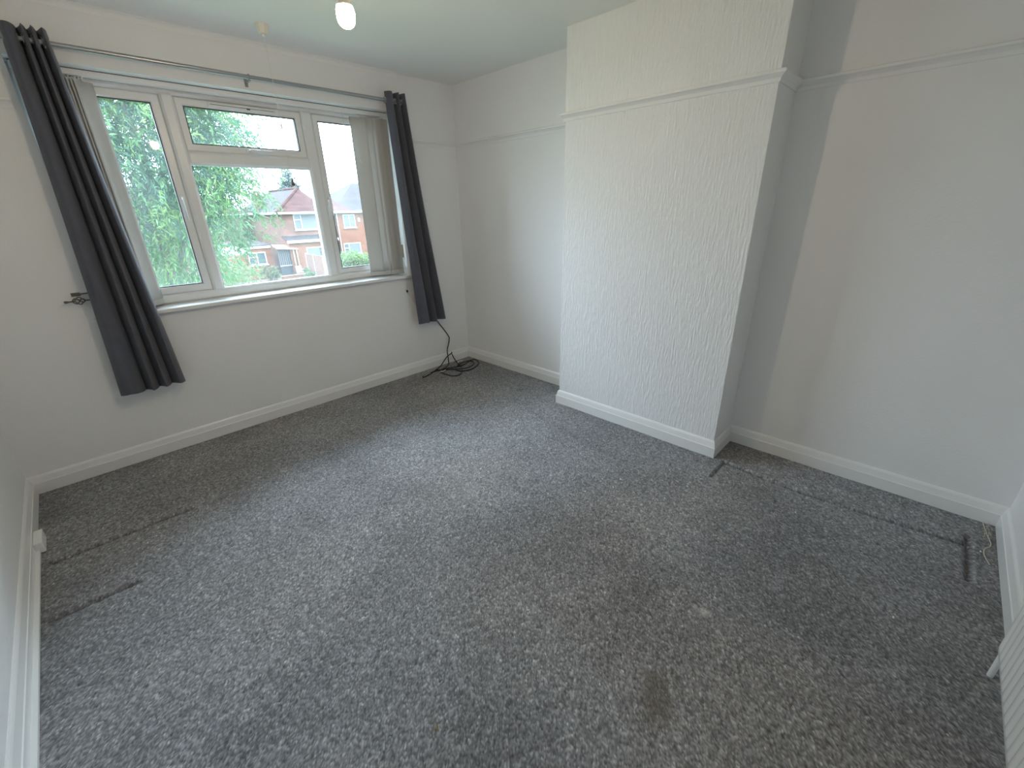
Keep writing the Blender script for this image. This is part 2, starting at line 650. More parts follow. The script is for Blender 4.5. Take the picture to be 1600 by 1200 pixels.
sl = sash(WX0 + fb, MULL[0][0], 0.990, 2.138, 0.050)
sc = sash(MULL[0][1], MULL[1][0], 1.840, 2.136, 0.046)
sr = sash(MULL[1][1], WX1 - fb, 0.988, 2.136, 0.045)
# fixed light below the transom: glass bedded directly in the frame
MB().ring(MULL[0][1] - .004, MULL[1][0] + .004, 0.984, 1.771, 0.008, WY + 0.018, WY + 0.045, 0.003).build('glazing_bead', 'upvc', win)
MB().box(MULL[0][1] - .002, MULL[1][0] + .002, WY + 0.034, WY + 0.038, 0.986, 1.769).build('pane', 'glass', win)


def handle(s, p, ang, length=0.115):
    """espagnolette handle: base plate, boss and tapering lever; ang rotates about y, lever points along -z at 0"""
    m = Matrix.Translation(p) @ Matrix.Rotation(ang, 4, 'Y')
    b = MB()
    b.cbox(-0.011, 0.011, -0.008, 0.0, -0.036, 0.036, 0.003)
    b.lathe([(0.010, -0.034), (0.011, -0.02), (0.012, 0.0)], (0, 0, 0.012), 12, 'Y')
    pts = [(0, -0.030, 0.018), (0, -0.036, 0.004), (0, -0.038, -0.03), (0, -0.036, -0.07), (0, -0.034, -length)]
    b.tube(pts, [0.009, 0.0095, 0.0085, 0.0075, 0.006], 10)
    b.v = [tuple(m @ Vector(v)) for v in b.v]
    return b.build('handle', 'white_plastic', s, smooth=True)


handle(sl, (-2.125, WY + 0.013, 1.555), 0.0)
handle(sr, (-1.180, WY + 0.013, 1.555), 0.0)
handle(sc, (-1.655, WY + 0.013, 1.862), -PI / 2)
# trickle vent along the head of the top light
v = MB().cbox(-1.855, -1.455, WY - 0.004, WY + 0.02, 2.098, 2.128, 0.005).build('trickle_vent', 'upvc', win)
MB().box(-1.845, -1.465, WY - 0.005, WY - 0.003, 2.112, 2.1145).build('slot', 'gasket', v)
MB().cbox(-1.635, -1.615, WY - 0.008, WY, 2.106, 2.113, 0.002).build('slider', 'gasket', v)
# sill
sp = [(-0.030, 0.929), (-0.027, 0.932), (WY + 0.02, 0.932), (WY + 0.02, 0.905), (-0.026, 0.909), (-0.030, 0.913)]
sill = MB()
sill.prism([(0.001, 0.932), (WY + .02, 0.932), (WY + .02, 0.906), (0.001, 0.906)], 'X', WX0 + .001, WX1 - .001)
sill.prism([(-0.030, 0.928), (-0.026, 0.932), (0.001, 0.932), (0.001, 0.908), (-0.026, 0.908), (-0.030, 0.912)], 'X', WX0 - 0.05, WX1 + 0.05)
sill.build('window_sill', 'white_gloss', win)
# bare wood patch on the right reveal
MB().box(WX1 - 0.004, WX1 - 0.0005, 0.075, 0.118, 1.075, 1.185).build('reveal_block', 'brown_wood', win, label='bare brown patch on the white reveal')

# ------------------------------------------------------------------ vertical blind
vb = thing('vertical_blind', ((WX0 + WX1) / 2, 0.1, WZ0), 'pale grey fabric vertical blind drawn open to both sides of the window', 'blind')
hr = MB()
hr.prism([(0.082, 2.189), (0.082, 2.163), (0.086, 2.158), (0.116, 2.158), (0.120, 2.163), (0.120, 2.189)], 'X', WX0 + 0.012, WX1 - 0.012)
hro = hr.build('headrail', 'upvc', vb)
MB().box(WX0 + .014, WX1 - .014, 0.0812, 0.0825, 2.1862, 2.189).build('groove', 'gasket', hro)


def slat(cx, ang, width=0.120, bow=0.006, lean=0.0, twist=0.0, z1=2.142, z0=0.948):
    b = MB()
    n, h = 6, 10
    for j in range(h + 1):
        z = z0 + (z1 - z0) * j / h
        f = 1 - j / h
        for i in range(n + 1):
            u = (i / n - 0.5)
            a = ang + twist * f
            off = bow * (1 - 4 * u * u)
            x = cx + u * width * math.cos(a) - off * math.sin(a) + lean * f
            y = 0.100 + u * width * math.sin(a) + off * math.cos(a)
            b.v.append((x, y, z))
    for j in range(h):
        for i in range(n):
            a = j * (n + 1) + i
            b.f.append((a, a + 1, a + n + 2, a + n + 1))
    s = b.build('slat', 'blind', vb, smooth=True)
    md = s.modifiers.new('thickness', 'SOLIDIFY')
    md.thickness = 0.0009
    k = MB()
    k.tube([(cx, 0.1, 2.160), (cx, 0.1, 2.150)], 0.0035, 6)
    k.box(cx - 0.012 * math.cos(ang) - .001, cx + 0.012 * math.cos(ang) + .001, 0.099, 0.101, 2.138, 2.152)
    k.build('hook', 'white_plastic', s)
    pa, pb = [Vector((cx + u * width * math.cos(ang + twist) + lean, 0.1 + u * width * math.sin(ang + twist), 0)) for u in (-.48, .48)]
    wgt = MB()
    d = (pb - pa).normalized()
    nrm = Vector((-d.y, d.x, 0)) * 0.002
    vs = []
    for z in (z0 - 0.002, z0 + 0.030):
        vs += [pa - nrm + Vector((0, 0, z)), pb - nrm + Vector((0, 0, z)), pb + nrm + Vector((0, 0, z)), pa + nrm + Vector((0, 0, z))]
    wgt.add(vs, [(0, 3, 2, 1), (4, 5, 6, 7), (0, 1, 5, 4), (1, 2, 6, 5), (2, 3, 7, 6), (3, 0, 4, 7)])
    wgt.build('weight', 'blind', s)
    return s


r2 = random.Random(3)
for q in range(13):
    slat(-2.428 - 0.0135 * q, math.radians(48 + r2.uniform(-2, 2)), lean=r2.uniform(-.006, .006), twist=math.radians(r2.uniform(0, 14)))
slat(-0.872, math.radians(-32), lean=-0.006, twist=math.radians(3))
slat(-0.820, math.radians(-36), lean=0.004, twist=math.radians(-4))
for q in range(8):
    slat(-0.786 + 0.0145 * q, math.radians(-44 + r2.uniform(-11, 9)), lean=r2.uniform(-.004, .004), twist=math.radians(r2.uniform(-6, 6)))
cd = MB()
cd.tube(spline([(-1.0, 0.088, 2.16), (-0.992, 0.085, 2.07), (-0.975, 0.083, 1.99), (-0.945, 0.08, 1.90), (-0.90, 0.078, 1.82)], 8), 0.0018, 6)
cd.build('control_cord', 'string_white', vb)
c2 = MB()
c2.tube(spline([(-0.688, -0.034, 0.93), (-0.687, -0.036, 0.86), (-0.682, -0.02, 0.825), (-0.676, -0.012, 0.79)], 8), 0.002, 6)
c2.tube(spline([(-0.676, -0.012, 0.79), (-0.645, -0.010, 0.73), (-0.605, -0.010, 0.665), (-0.55, -0.01, 0.60)], 8), 0.0028, 6)
c2o = c2.build('cord', 'string_white', vb)
MB().lathe([(0.002, -0.014), (0.007, -0.008), (0.007, 0.006), (0.003, 0.012)], (-0.676, -0.012, 0.792), 10).build('cord_weight', 'black_rubber', c2o)

# ------------------------------------------------------------------ curtain pole and curtains
RODY, RODZ = -0.07, 2.246
pole = thing('curtain_pole', (-1.66, RODY, RODZ), 'grey metal curtain pole fixed above the window', 'curtain pole')
MB().tube([(-2.86, RODY, RODZ), (-0.553, RODY, RODZ)], 0.0115, 16).build('rod', 'satin_metal', pole, smooth=True)
for x in (-2.86,):
    sg = -1 if x < -1 else 1
    MB().lathe([(0.013, 0), (0.016, sg * .004), (0.016, sg * .02), (0.012, sg * .026)], (x, RODY, RODZ), 16, 'X').build('finial', 'satin_metal', pole, smooth=True)
for x in (-2.78, -1.652, -0.561):
    b = MB()
    b.box(x - 0.009, x + 0.009, -0.004, 0.0, 2.205, 2.258)
    b.box(x - 0.006, x + 0.006, RODY - 0.004, -0.002, 2.224, 2.232)
    b.torus((x, RODY, RODZ), 0.0145, 0.003, 'X', 16, 6)
    b.build('bracket', 'satin_metal', pole)


def curtain(name, label, top, bot, folds, amp_t, amp_b, ztop, zbot, widths, bulge=0.0):
    """pleated eyelet curtain: top/bot = (x left, x right); folds = list of fold widths (relative)"""
    root = thing(name, ((bot[0] + bot[1]) / 2, RODY, zbot), label, 'curtain', 'pair of eyelet curtains')
    nu, nv = 40 * folds, 200
    u = np.linspace(0, 1, nu)
    wsum = np.concatenate([[0], np.cumsum(widths)]) / sum(widths)
    ph = np.interp(u, wsum, np.arange(len(wsum)) * 0.5)      # half waves
    s = np.sin(2 * PI * ph)
    V = np.zeros((nv, nu, 3))
    for j in range(nv):
        f = j / (nv - 1)                   # 0 top 1 bottom
        z = ztop + (zbot - ztop) * f
        ff = f ** 1.15
        xl = top[0] + (bot[0] - top[0]) * ff
        xr = top[1] + (bot[1] - top[1]) * ff
        A = amp_t + (amp_b - amp_t) * f
        sq = np.tanh(1.6 * s) / math.tanh(1.6)
        x = xl + (xr - xl) * u + 0.010 * np.sin(4 * PI * ph + 0.5) * (0.4 + 0.6 * f)
        y = RODY - 0.004 - A * sq + bulge * math.sin(PI * f) * (-1)
        y += 0.006 * np.sin(7 * f + 3 * u * folds) * f
        V[j, :, 0] = x
        V[j, :, 1] = np.minimum(y, -0.012)
        V[j, :, 2] = z + (0.006 * s * f) + 0.004 * np.sin(u * 9) * f + 0.012 * (1 - f) * (s > 0.2) * 0
    q = grid_quads(nv, nu)
    vv_ = V.reshape(-1, 3)
    ctr = vv_[q].mean(1)
    hole = np.hypot(ctr[:, 1] - RODY, ctr[:, 2] - RODZ) < 0.0205
    me = np_mesh('drape', vv_, q[~hole], 'curtain', smooth=True)
    d = link('drape', me, root)
    md = d.modifiers.new('thickness', 'SOLIDIFY')
    md.thickness = 0.0022
    # eyelet rings where the cloth crosses the pole
    for kk in range(len(widths)):
        uc = wsum[kk + 1] if kk + 1 < len(wsum) - 0 else 1
        x = top[0] + (top[1] - top[0]) * (uc if kk < len(widths) - 1 else 0.985)
        MB().torus((x, RODY, RODZ), 0.0195, 0.0030, 'X', 20, 8).build('eyelet', 'satin_metal', root, smooth=True)
    MB().torus((top[0] + 0.004, RODY, RODZ), 0.0195, 0.0030, 'X', 20, 8).build('eyelet', 'satin_metal', root, smooth=True)
    return root


curtain('curtain', 'dark grey eyelet curtain at the left side of the window, hanging over the holdback',
        (-2.680, -2.520), (-2.770, -2.445), 4, 0.042, 0.046, 2.297, 0.470, [3.4, 1.0, 1.1, 0.9, 1.1, 0.9, 1.5])
curtain('curtain', 'dark slate grey eyelet curtain at the right side of the window, above the black cable',
        (-0.720, -0.545), (-0.635, -0.330), 4, 0.040, 0.044, 2.300, 0.485, [2.8, 0.9, 1.2, 0.9, 1.4])

# ------------------------------------------------------------------ curtain holdback
hb = thing('curtain_holdback', (-2.74, 0, 1.06), 'dark metal holdback with twisted cage finial beside the left curtain', 'holdback')
MB().cbox(-2.800, -2.762, -0.008, 0.0, 1.066, 1.084, 0.003).build('wall_plate', 'pewter', hb)
arm = MB()
arm.tube(spline([(-2.775, -0.006, 1.075), (-2.735, -0.010, 1.076), (-2.69, -0.016, 1.072), (-2.672, -0.020, 1.060), (-2.69, -0.022, 1.047), (-2.72, -0.024, 1.041), (-2.752, -0.028, 1.041)], 8), 0.0038, 8)
arm.build('arm', 'pewter', hb, smooth=True)
cg = MB()
for q in range(4):
    pts = []
    for i in range(15):
        f = i / 14
        a = q * PI / 2 + f * PI * 1.1
        r = 0.0025 + 0.0175 * math.sin(PI * f) ** 0.8
        pts.append((-2.752 - 0.052 * f, -0.028 + r * math.cos(a), 1.042 + r * math.sin(a)))
    cg.tube(pts, 0.0028, 6)
cg.build('cage_finial', 'pewter', hb, smooth=True)
MB().lathe([(0.004, 0), (0.0035, -0.014), (0.006, -0.024), (0.0075, -0.031), (0.004, -0.037)], (-2.802, -0.028, 1.042), 12, 'X').build('tip', 'pewter', hb, smooth=True)

# ------------------------------------------------------------------ ceiling pull-cord switch
ps = thing('pull_cord_switch', (-1.628, -0.345, H), 'cream ceiling pull switch with white cord in front of the window', 'switch')
sx, sy = -1.615, -0.335
MB().lathe([(0.037, 0), (0.037, -0.006), (0.034, -0.010), (0.027, -0.040), (0.022, -0.045), (0.006, -0.045)], (sx, sy, H), 8).build('body', 'cream_plastic', ps, smooth=30)
MB().lathe([(0.004, 0), (0.0065, -0.004), (0.006, -0.012), (0.002, -0.014)], (sx, sy, H - 0.044), 10).build('nozzle', 'white_plastic', ps, smooth=True)
MB().tube([(sx, sy, H - 0.055), (sx + .002, sy, 2.1), (sx, sy, 1.95), (sx + .001, sy, 1.66)], 0.0012, 6).build('cord', 'string_white', ps)
MB().lathe([(0.001, 0.016), (0.004, 0.010), (0.005, 0.0), (0.004, -0.012), (0.001, -0.018)], (sx, sy, 1.955), 10).build('connector', 'cream_plastic', ps, smooth=True)
MB().lathe([(0.002, 0.024), (0.005, 0.020), (0.008, 0.004), (0.011, -0.012), (0.009, -0.018), (0.003, -0.020)], (sx, sy, 1.645), 12).build('acorn', 'pewter', ps, smooth=True)

# ------------------------------------------------------------------ pendant lamp
LX, LY, LZ = -1.865, -1.745, 2.082
pd = thing('pendant_lamp', (LX, LY, H), 'lit warm light bulb hanging bare from the ceiling', 'lamp')
MB().lathe([(0.048, 0), (0.048, -0.006), (0.040, -0.016), (0.020, -0.024), (0.008, -0.030)], (LX, LY, H), 24).build('ceiling_rose', 'white_plastic', pd, smooth=True)
MB().tube([(LX, LY, H - .028), (LX, LY, LZ + 0.11)], 0.0035, 8).build('flex', 'white_plastic', pd)
MB().lathe([(0.006, 0.118), (0.014, 0.110), (0.017, 0.095), (0.017, 0.075), (0.020, 0.073), (0.020, 0.066), (0.014, 0.062)], (LX, LY, LZ), 20).build('lamp_holder', 'white_plastic', pd, smooth=True)
MB().lathe([(0.0135, 0.068), (0.0145, 0.058), (0.0205, 0.042), (0.0265, 0.027)], (LX, LY, LZ), 24).build('bulb_collar', 'cream_plastic', pd, smooth=True)
pr = [(0.0265, 0.027)]
for i in range(0, 13):
    a = math.radians(50 - i * 140 / 12)
    pr.append((0.0305 * math.cos(a) if i < 12 else 0.002, 0.0 + 0.033 * math.sin(a) - 0.001))
pr = [(0.0262, 0.0268), (0.029, 0.018), (0.0303, 0.006), (0.0300, -0.005), (0.0275, -0.016), (0.0225, -0.025), (0.015, -0.031), (0.006, -0.034), (0.001, -0.0345)]
MB().lathe(pr, (LX, LY, LZ), 24).build('bulb', 'bulb_light', pd, smooth=True)

# ------------------------------------------------------------------ junction box and trunking on the left skirting
FX = -W + SK_T
jb = thing('junction_box', (FX + .016, -0.64, 0.0), 'small white plastic socket box on the left skirting board', 'socket box')
b = MB()
b.box(FX, FX + 0.032, -0.705, -0.568, 0.006, 0.060)
o = b.build('body', 'white_plastic', jb)
bv = o.modifiers.new('round', 'BEVEL')
bv.width = 0.004
bv.segments = 3
MB().lathe([(0.006, 0.0315), (0.007, 0.033), (0.003, 0.0335)], (FX, -0.60, 0.036), 12, 'X').build('screw_cover', 'cream_plastic', jb)
tk = thing('cable_trunking', (FX + .006, -2.0, 0), 'white plastic cable trunking running along the left skirting from the socket box', 'trunking')
MB().box(FX, FX + 0.012, -L + 0.05, -0.705, 0.003, 0.019).build('base_channel', 'white_plastic', tk)
MB().cbox(FX, FX + 0.0145, -L + 0.05, -0.7052, 0.0195, 0.0235, 0.001).build('lid', 'white_plastic', tk)

# ------------------------------------------------------------------ radiator on the wall behind the photographer
rd = thing('radiator', (-1.74, -L, 0.19), 'white ribbed panel radiator at the lower right edge', 'radiator')
x0r, x1r, z0r, z1r, yfr = -2.34, -1.137, 0.190, 0.78, -3.838
nx, nz = 360, 60
xs = np.linspace(x0r, x1r, nx)
zs = np.linspace(z0r, z1r, nz)
X, Z = np.meshgrid(xs, zs, indexing='ij')
rib = 0.5 - 0.5 * np.cos(2 * PI * (X - x1r - 0.008) / 0.0365)
e = np.clip((Z - z0r - 0.020) / 0.03, 0, 1) * np.clip((z1r - 0.020 - Z) / 0.03, 0, 1)
e = e * e * (3 - 2 * e)
ex = np.clip((X - x0r - 0.012) / 0.012, 0, 1) * np.clip((x1r - 0.012 - X) / 0.012, 0, 1)
Y = yfr + 0.011 * np.clip(rib * 1.3, 0, 1) * e * ex
edge = np.minimum.reduce([X - x0r, x1r - X, Z - z0r, z1r - Z])
Y = Y - 0.008 * np.exp(-(edge / 0.004) ** 2)
pan = link('panel', np_mesh('panel', np.stack([X, Y, Z], -1).reshape(-1, 3), grid_quads(nx, nz), 'white_enamel', True), rd)
pan.modifiers.new('thickness', 'SOLIDIFY').thickness = 0.012
MB().box(x0r + 0.02, x1r - 0.02, -3.905, -3.875, z0r + .02, z1r - .02).build('convector', 'white_enamel', rd)
MB().cbox(x0r + .004, x1r - .004, -3.915, -3.842, z1r - .012, z1r + .004, 0.003).build('top_grille', 'white_enamel', rd)
for x in (-2.1, -1.35):
    MB().box(x - .015, x + .015, -3.927, -3.872, 0.25, 0.72).build('bracket', 'white_enamel', rd)
pp = MB().tube(spline([(-1.030, -3.868, -0.01), (-1.030, -3.868, 0.12), (-1.030, -3.868, 0.205)], 6), 0.0085, 12).build('pipe', 'white_enamel', rd, smooth=True)
vv = MB()
vv.tube([(-1.030, -3.868, 0.19), (-1.030, -3.868, 0.25)], 0.013, 12)
vv.tube([(-1.030, -3.868, 0.228), (-1.15, -3.868, 0.228)], 0.010, 12)
vv.build('valve', 'white_enamel', rd, smooth=True)
MB().lathe([(0.016, 0), (0.018, 0.01), (0.018, 0.035), (0.012, 0.042)], (-1.030, -3.868, 0.25), 14).build('valve_cap', 'white_plastic', rd, smooth=True)

# ------------------------------------------------------------------ black cable in the corner
cb = thing('coiled_cable', (-0.40, -0.15, 0), 'thin black cable trailing down the wall into a loose coil on the carpet', 'cable')
cw = MB()
cw.tube(spline([(-0.46, -0.006, 0.60), (-0.40, -0.006, 0.50), (-0.367, -0.005, 0.445), (-0.30, -0.005, 0.35), (-0.252, -0.005, 0.272), (-0.247, -0.005, 0.250),
                (-0.262, -0.010, 0.205), (-0.290, -0.016, 0.150), (-0.300, -0.026, 0.10), (-0.31, -0.045, 0.05), (-0.335, -0.075, 0.012), (-0.40, -0.115, 0.006),
                (-0.50, -0.14, 0.006)], 8), 0.0050, 8)
cw.build('wall_run', 'black_rubber', cb, smooth=True)
k = MB()
z = 0.006
k.tube(spline([(-0.27, -0.05, 0.105), (-0.34, -0.06, 0.085), (-0.44, -0.09, 0.03), (-0.55, -0.12, z), (-0.63, -0.155, z), (-0.70, -0.175, z), (-0.70, -0.150, z), (-0.62, -0.135, 0.010),
               (-0.52, -0.14, 0.010), (-0.44, -0.16, 0.012), (-0.38, -0.18, 0.012), (-0.30, -0.20, 0.010), (-0.24, -0.20, 0.010), (-0.17, -0.17, z), (-0.09, -0.14, z),
               (-0.05, -0.17, z), (-0.10, -0.27, z), (-0.19, -0.33, z), (-0.30, -0.35, z), (-0.38, -0.30, z), (-0.37, -0.23, 0.012),
               (-0.26, -0.16, 0.013), (-0.16, -0.15, 0.014), (-0.12, -0.20, 0.013), (-0.18, -0.28, 0.013), (-0.29, -0.30, 0.013), (-0.42, -0.22, 0.014), (-0.52, -0.12, 0.013)], 8), 0.0050, 8)
k.build('coil', 'black_rubber', cb, smooth=True)
k = MB()
k.tube(spline([(-0.265, -0.05, 0.10), (-0.27, -0.09, 0.06), (-0.275, -0.15, 0.02), (-0.31, -0.25, 0.015), (-0.37, -0.33, z), (-0.44, -0.38, z), (-0.50, -0.36, z), (-0.52, -0.28, z), (-0.53, -0.20, 0.012)], 8), 0.0050, 8)
k.build('cable_end', 'black_rubber', cb, smooth=True)
MB().tube([(-0.27, -0.05, 0.102), (-0.258, -0.045, 0.118)], [0.006, 0.0055], 10).build('plug', 'black_rubber', cb, smooth=True)
MB().tube([(-0.70, -0.165, 0.009), (-0.655, -0.15, 0.010), (-0.61, -0.145, 0.010)], [0.0055, 0.0075, 0.006], 10).build('connector', 'satin_metal', cb, smooth=True, label='shiny cable connector')
MB().tube(spline([(-0.27, -0.13, 0.016), (-0.22, -0.10, 0.018), (-0.18, -0.11, 0.016)], 6), 0.004, 8).build('sleeve', 'string_white', cb, smooth=True, label='pale worn stretch of cable')
MB().tube(spline([(-0.53, -0.19, 0.014), (-0.50, -0.20, 0.014), (-0.46, -0.19, 0.014)], 6), 0.004, 8).build('sleeve', 'string_white', cb, smooth=True, label='pale worn stretch of cable')

# ------------------------------------------------------------------ frayed carpet threads in the right corner
fr = thing('carpet_threads', (-0.16, -3.86, 0.0), 'frayed pale threads of carpet backing at the right corner of the floor', 'threads')
tb = MB()
tb.tube(spline([(-0.035, -3.865, 0.012), (-0.09, -3.872, 0.010), (-0.15, -3.880, 0.010), (-0.20, -3.888, 0.010), (-0.235, -3.885, 0.010), (-0.27, -3.868, 0.010), (-0.32, -3.865, 0.010), (-0.385, -3.880, 0.010)], 8), 0.0022, 6)
tb.build('long_thread', 'fibre', fr)
for q in range(22):
    a, r = r2.uniform(0, 2 * PI), r2.uniform(0.01, 0.05)
    cx_, cy_ = -0.05 - r2.uniform(0, 0.10), -3.862 - r2.uniform(0, 0.035)
    p = [(cx_, cy_, 0.006), (cx_ + r * .5 * math.cos(a), cy_ + .4 * r * .5 * math.sin(a), 0.014), (cx_ + r * math.cos(a), max(-3.905, cy_ + .4 * r * math.sin(a)), 0.008)]
    MB().tube(spline(p, 4), 0.0010, 5).build('fibre', 'fibre', fr)
for q, (x, y, lab) in enumerate(((-0.30, -3.86, 'tiny white fleck on the carpet beside the frayed threads'),
                                 (-0.98, -3.62, 'tiny white fleck on the carpet left of the radiator pipe'),
                                 (-0.55, -3.20, 'tiny white fleck on the carpet in the right alcove'))):
    MB().add([(x, y, 0.004), (x + .008, y + .002, 0.006), (x + .006, y + .008, 0.008), (x - .002, y + .006, 0.005), (x + .003, y + .004, 0.011)],
             [(0, 1, 4), (1, 2, 4), (2, 3, 4), (3, 0, 4), (0, 3, 2, 1)]).build('paper_fleck', 'white_plastic', label=lab, category='fleck', group='white flecks on the carpet')

# ================================================================== OUTSIDE
def brick_mat(name, c1, c2, mortar, var=0.25):
    m = bpy.data.materials.new(name)
    m.use_nodes = True
    t = m.node_tree
    b = t.nodes['Principled BSDF']
    b.inputs['Roughness'].default_value = 0.9
    b.inputs['Specular IOR Level'].default_value = 0.15
    tc = t.nodes.new('ShaderNodeTexCoord')
    sp = t.nodes.new('ShaderNodeSeparateXYZ')
    t.links.new(tc.outputs['Object'], sp.inputs[0])
    ad = t.nodes.new('ShaderNodeMath')
    t.links.new(sp.outputs[0], ad.inputs[0])
    t.links.new(sp.outputs[1], ad.inputs[1])
    cb_ = t.nodes.new('ShaderNodeCombineXYZ')
    t.links.new(ad.outputs[0], cb_.inputs[0])
    t.links.new(sp.outputs[2], cb_.inputs[1])
    br = t.nodes.new('ShaderNodeTexBrick')
    br.inputs['Scale'].default_value = 1.0
    br.inputs['Brick Width'].default_value = 0.225
    br.inputs['Row Height'].default_value = 0.075
    br.inputs['Mortar Size'].default_value = 0.006
    br.inputs['Color1'].default_value = (*c1, 1)
    br.inputs['Color2'].default_value = (*c2, 1)
    br.inputs['Mortar'].default_value = (*mortar, 1)
    t.links.new(cb_.outputs[0], br.inputs['Vector'])
    n = t.nodes.new('ShaderNodeTexNoise')
    n.inputs['Scale'].default_value = 1.4
    n.inputs['Detail'].default_value = 6
    t.links.new(tc.outputs['Object'], n.inputs['Vector'])
    r = t.nodes.new('ShaderNodeValToRGB')
    r.color_ramp.elements[0].position = 0.3
    r.color_ramp.elements[1].position = 0.7
    r.color_ramp.elements[0].color = (1 - var, 1 - var, 1 - var, 1)
    r.color_ramp.elements[1].color = (1 + var, 1 + var, 1 + var, 1)
    t.links.new(n.outputs['Fac'], r.inputs['Fac'])
    x = t.nodes.new('ShaderNodeMix')
    x.data_type = 'RGBA'
    x.blend_type = 'MULTIPLY'
    x.inputs[0].default_value = 1
    t.links.new(br.outputs['Color'], x.inputs[6])
    t.links.new(r.outputs['Color'], x.inputs[7])
    t.links.new(x.outputs[2], b.inputs['Base Color'])
    MATS[name] = m


EX = 0.27      # scales outdoor base colours down to offset the bright sky
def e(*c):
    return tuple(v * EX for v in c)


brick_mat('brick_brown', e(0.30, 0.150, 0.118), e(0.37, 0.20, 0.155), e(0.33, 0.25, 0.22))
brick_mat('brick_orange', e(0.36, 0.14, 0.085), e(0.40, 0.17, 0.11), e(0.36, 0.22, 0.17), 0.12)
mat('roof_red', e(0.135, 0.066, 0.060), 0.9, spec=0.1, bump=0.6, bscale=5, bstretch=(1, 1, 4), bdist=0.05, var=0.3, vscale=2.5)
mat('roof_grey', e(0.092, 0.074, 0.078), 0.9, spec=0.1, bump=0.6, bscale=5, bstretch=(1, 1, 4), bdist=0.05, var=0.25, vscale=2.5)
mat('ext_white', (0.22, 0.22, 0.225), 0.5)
mat('ext_pane', (0.035, 0.042, 0.05), 0.12, spec=0.5)
mat('ext_curtain', (0.07, 0.072, 0.075), 0.8)
mat('ext_dark', (0.014, 0.014, 0.018), 0.7)
mat('fence_wood', e(0.30, 0.14, 0.10), 0.9, var=0.3, vscale=6)
mat('post_pale', e(0.55, 0.45, 0.40), 0.9)
mat('timber_orange', e(0.52, 0.30, 0.20), 0.8, var=0.2, vscale=8)
mat('grass', (0.05, 0.085, 0.03), 0.95, var=0.4, vscale=1.5)
mat('paving', e(0.30, 0.24, 0.21), 0.95, var=0.2, vscale=2)
mat('bark', (0.06, 0.05, 0.04), 0.95, bump=0.8, bscale=20, bdist=0.02)
mat('terracotta', e(0.40, 0.20, 0.13), 0.8)
for nm, c in (('leaf_green', (0.045, 0.098, 0.034)), ('leaf_lime', (0.074, 0.130, 0.030)), ('leaf_cool', (0.042, 0.096, 0.056)),
              ('leaf_grey', (0.095, 0.110, 0.060)), ('leaf_hedge', (0.068, 0.108, 0.040)), ('leaf_far', (0.080, 0.102, 0.096)),  # leaf_far: distance haze put into the leaf colour
              ('leaf_silver', (0.12, 0.14, 0.13))):
    mat(nm, c, 0.55, spec=0.3, var=0.4, vscale=3.0, trans=0.5)

GZ = -3.5
MB().box(-40, 60, 0.6, 110, GZ - 0.3, GZ).build('ground', 'grass', kind='structure', label='grass of the back gardens')
MB().box(5.5, 15.5, 33.2, 36.2, GZ - .1, GZ + 0.02).build('patio', 'paving', kind='structure', label='paved strip behind the houses')


def xwin(parent, x0, x1, z0, z1, y, mull=(), rails=(), slats=0, deep=0.06):
    """window in a facade facing -y: frame ring, mullions, panes, optional blind slats behind the glass"""
    w = MB().ring(x0, x1, z0, z1, 0.075, y - 0.05, y + 0.03, 0.01).build('window', 'ext_white', parent)
    MB().box(x0 - .06, x1 + .06, y - 0.12, y + .02, z0 - 0.07, z0).build('window_sill', 'ext_white', w)
    for m in mull:
        MB().box(m - 0.035, m + 0.035, y - 0.045, y + 0.02, z0 + .05, z1 - .05).build('mullion', 'ext_white', w)
    for (a, b_, z) in rails:
        MB().box(a, b_, y - 0.044, y + 0.02, z - 0.03, z + 0.03).build('rail', 'ext_white', w)
    xs_ = [x0 + 0.06] + list(mull) + [x1 - 0.06]
    for a, b_ in zip(xs_[:-1], xs_[1:]):
        MB().box(a, b_, y - 0.012, y - 0.004, z0 + .06, z1 - .06).build('pane', 'ext_pane', w)
    if slats:
        a, b_, n = slats
        for i in range(n):
            p = (b_ - a) / n
            MB().box(a + p * i + 0.010, a + p * (i + 1) - 0.022, y - 0.016, y - 0.012, z0 + .085, z1 - .085).build('blind_slat', 'ext_curtain', w)
    return w


def hip_roof(x0, x1, y0, y1, ze, zr, inset_y, inset_x=None, ov=0.28, xr=None):
    """hip roof: ridge along y when inset_x is None, else along x"""
    x0, x1, y0, y1 = x0 - ov, x1 + ov, y0 - ov, y1 + ov
    if inset_x is None:
        xm = xr or (x0 + x1) / 2
        r = [(xm, y0 + inset_y, zr), (xm, y1 - inset_y, zr)]
    else:
        ym = (y0 + y1) / 2
        r = [(x0 + inset_x, ym, zr), (x1 - inset_x, ym, zr)]
    b = [(x0, y0, ze), (x1, y0, ze), (x1, y1, ze), (x0, y1, ze)]
    if inset_x is None:
        fs = [('f', [b[0], b[1], r[0]]), ('l', [b[3], b[0], r[0], r[1]]), ('r', [b[1], b[2], r[1], r[0]]), ('b', [b[2], b[3], r[1]])]
    else:
        fs = [('f', [b[0], b[1], r[1], r[0]]), ('l', [b[3], b[0], r[0]]), ('r', [b[1], b[2], r[1]]), ('b', [b[2], b[3], r[0], r[1]])]
    return dict(fs), b, r


def slab(pts, th=0.12):
    n = len(pts)
    lo = [(p[0], p[1], p[2] - th) for p in pts]
    fs = [tuple(range(n)), tuple(range(2 * n - 1, n - 1, -1))]
    for i in range(n):
        j = (i + 1) % n
        fs.append((i, n + i, n + j, j))
    return MB().add(list(pts) + lo, fs)


def roof(parent, fac, mats):
    for k_, pts in fac.items():
        slab(pts).build('roof_slope', mats.get(k_, 'roof_red'), parent)


